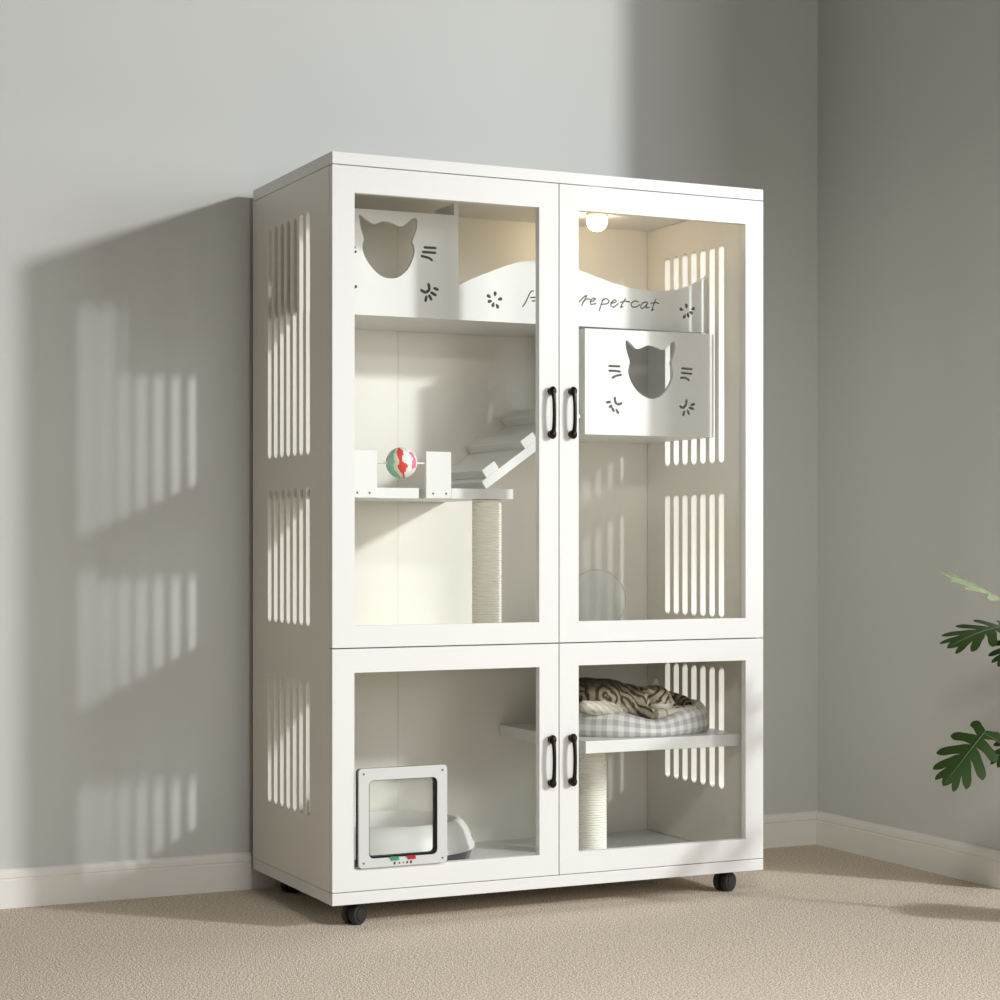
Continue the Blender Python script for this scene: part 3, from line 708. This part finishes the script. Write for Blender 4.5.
M['leaf_lit'] = mat('highlit_green_leaf', (0.01, 0.05, 0.0), 0.35, spec=0.4, noise_col=((0.58, 0.68, 0.38), 120))  # leaf green with pale light highlights mixed into the colour
M['stem'] = mat('green_stem', (0.05, 0.09, 0.025), 0.5)
def leaf(base, tip, nrm, wid, droop=0.10, m='leaf', fold=0.15, stem_to=None, seed=0, slim=1.0):
    rd = random.Random(seed)
    base, tip, nrm = Vector(base), Vector(tip), Vector(nrm).normalized()
    ax = tip-base; L = ax.length; ax.normalize(); sd_ = ax.cross(nrm).normalized(); nrm = sd_.cross(ax).normalized()
    def pt(a, b):      # a along the midrib, b sideways, metres
        s = a/L
        return base + ax*a + sd_*b + nrm*(-droop*L*s*s - fold*wid*(abs(b)/wid)**1.4)
    bm = bmesh.new()
    SK = (0.03, 0.16, 0.33, 0.50, 0.66); HB = (0.065, 0.085, 0.09, 0.085, 0.08)
    EN = ((-0.12, 0.66), (0.24, 0.98), (0.58, 0.98), (0.86, 0.76), (1.00, 0.42)); HO = (0.11, 0.115, 0.105, 0.09, 0.065)
    for sg in (-1, 1):
        for k in range(5):
            a0 = Vector((SK[k]*L, 0)); e = Vector((EN[k][0]*L, EN[k][1]*wid)); e = a0+(e-a0)*(0.94+0.12*rd.random())
            c1 = a0.lerp(e, 0.5)+Vector((-0.045*L, 0.05*wid))
            rows = []; NV = 10
            for j in range(NV+1):
                v = j/NV
                p = a0*(1-v)**2 + c1*2*v*(1-v) + e*v*v
                d = (c1-a0)*(1-v) + (e-c1)*v; d.normalize(); n_ = Vector((-d.y, d.x))
                if v < 0.25: n_ = n_.lerp(Vector((-1, 0)), 1-v/0.25).normalized()
                hw = (HB[k]+(HO[k]-HB[k])*v)*L
                hw *= 1-(1-0.73*slim)*step(v, 0.15, 0.45)
                if v > 0.68: hw *= math.sqrt(max(0.004, 1-((v-0.68)/0.325)**2))
                rows.append([bm.verts.new(pt(*(lambda q: (q.x, sg*max(q.y, 0)))(p+n_*hw*(i/3-1)))) for i in range(7)])
            for a, b in zip(rows, rows[1:]):
                for i in range(6): bm.faces.new((a[i], a[i+1], b[i+1], b[i]))
    rows = []
    for j in range(9):
        v = j/8; hw = 0.10*L*math.sqrt(max(0.0, 1-v**1.8))*(0.75+0.25*math.sin(PI*v))+0.0004
        rows.append([bm.verts.new(pt((0.68+0.34*v)*L, hw*(i/3-1))) for i in range(7)])
    for a, b in zip(rows, rows[1:]):
        for i in range(6): bm.faces.new((a[i], a[i+1], b[i+1], b[i]))
    bmesh.ops.recalc_face_normals(bm, faces=bm.faces)
    for v in bm.verts: v.co += nrm*0.0004
    fs = bm.faces[:]; ext = bmesh.ops.extrude_face_region(bm, geom=fs)
    for v in [q for q in ext['geom'] if isinstance(q, bmesh.types.BMVert)]: v.co -= nrm*0.0009
    lf = obj('leaf', bm, M[m], pl, 50)
    bm = bmesh.new(); add_tube(bm, [pt(s*L, 0)+nrm*0.0008 for s in (-0.02, 0.2, 0.4, 0.6, 0.8, 0.97)], [0.0013, 0.0012, 0.001, 0.0008, 0.0006, 0.0004], 8); obj('midrib', bm, M['stem'] if m == 'leaf' else M[m], lf, 60)
    if stem_to:
        bm = bmesh.new(); b_ = Vector(stem_to); s_ = pt(-0.01*L, 0); p = smooth_loop([tuple(s_), tuple(s_.lerp(b_, 0.35)+Vector((0, 0, 0.04))), tuple(s_.lerp(b_, 0.75)+Vector((0, 0, 0.02))), tuple(b_)], 6, False)
        add_tube(bm, p, [0.0019+0.0012*i/len(p) for i in range(len(p))], 8); obj('stalk', bm, M['stem'], pl, 60)
    return lf
root = (1.603, -0.66, 0.15)
CN = Vector((-0.63, -0.77, 0.09))
leaf((1.428, -0.50, 0.428), (1.292, -0.53, 0.325), CN+Vector((0.15, 0.1, 0.45)), 0.060, 0.06, 'leaf', 0.25, root, 1)
leaf((1.495, -0.50, 0.676), (1.318, -0.53, 0.672), Vector((-0.30, -0.42, 0.9)), 0.062, 0.24, 'leaf', 0.10, root, 2, 0.85)
leaf((1.515, -0.50, 0.722), (1.318, -0.52, 0.815), Vector((-0.22, -0.42, 1.0)), 0.062, 0.10, 'leaf_lit', 0.04, root, 3, 0.62)
leaf((1.555, -0.50, 0.66), (1.452, -0.53, 0.60), Vector((-0.5, -0.6, 0.5)), 0.045, 0.15, 'leaf', 0.2, root, 4)
leaf((1.540, -0.52, 0.43), (1.432, -0.55, 0.37), Vector((-0.4, -0.5, 0.7)), 0.045, 0.15, 'leaf', 0.2, root, 5)
settle(pl)
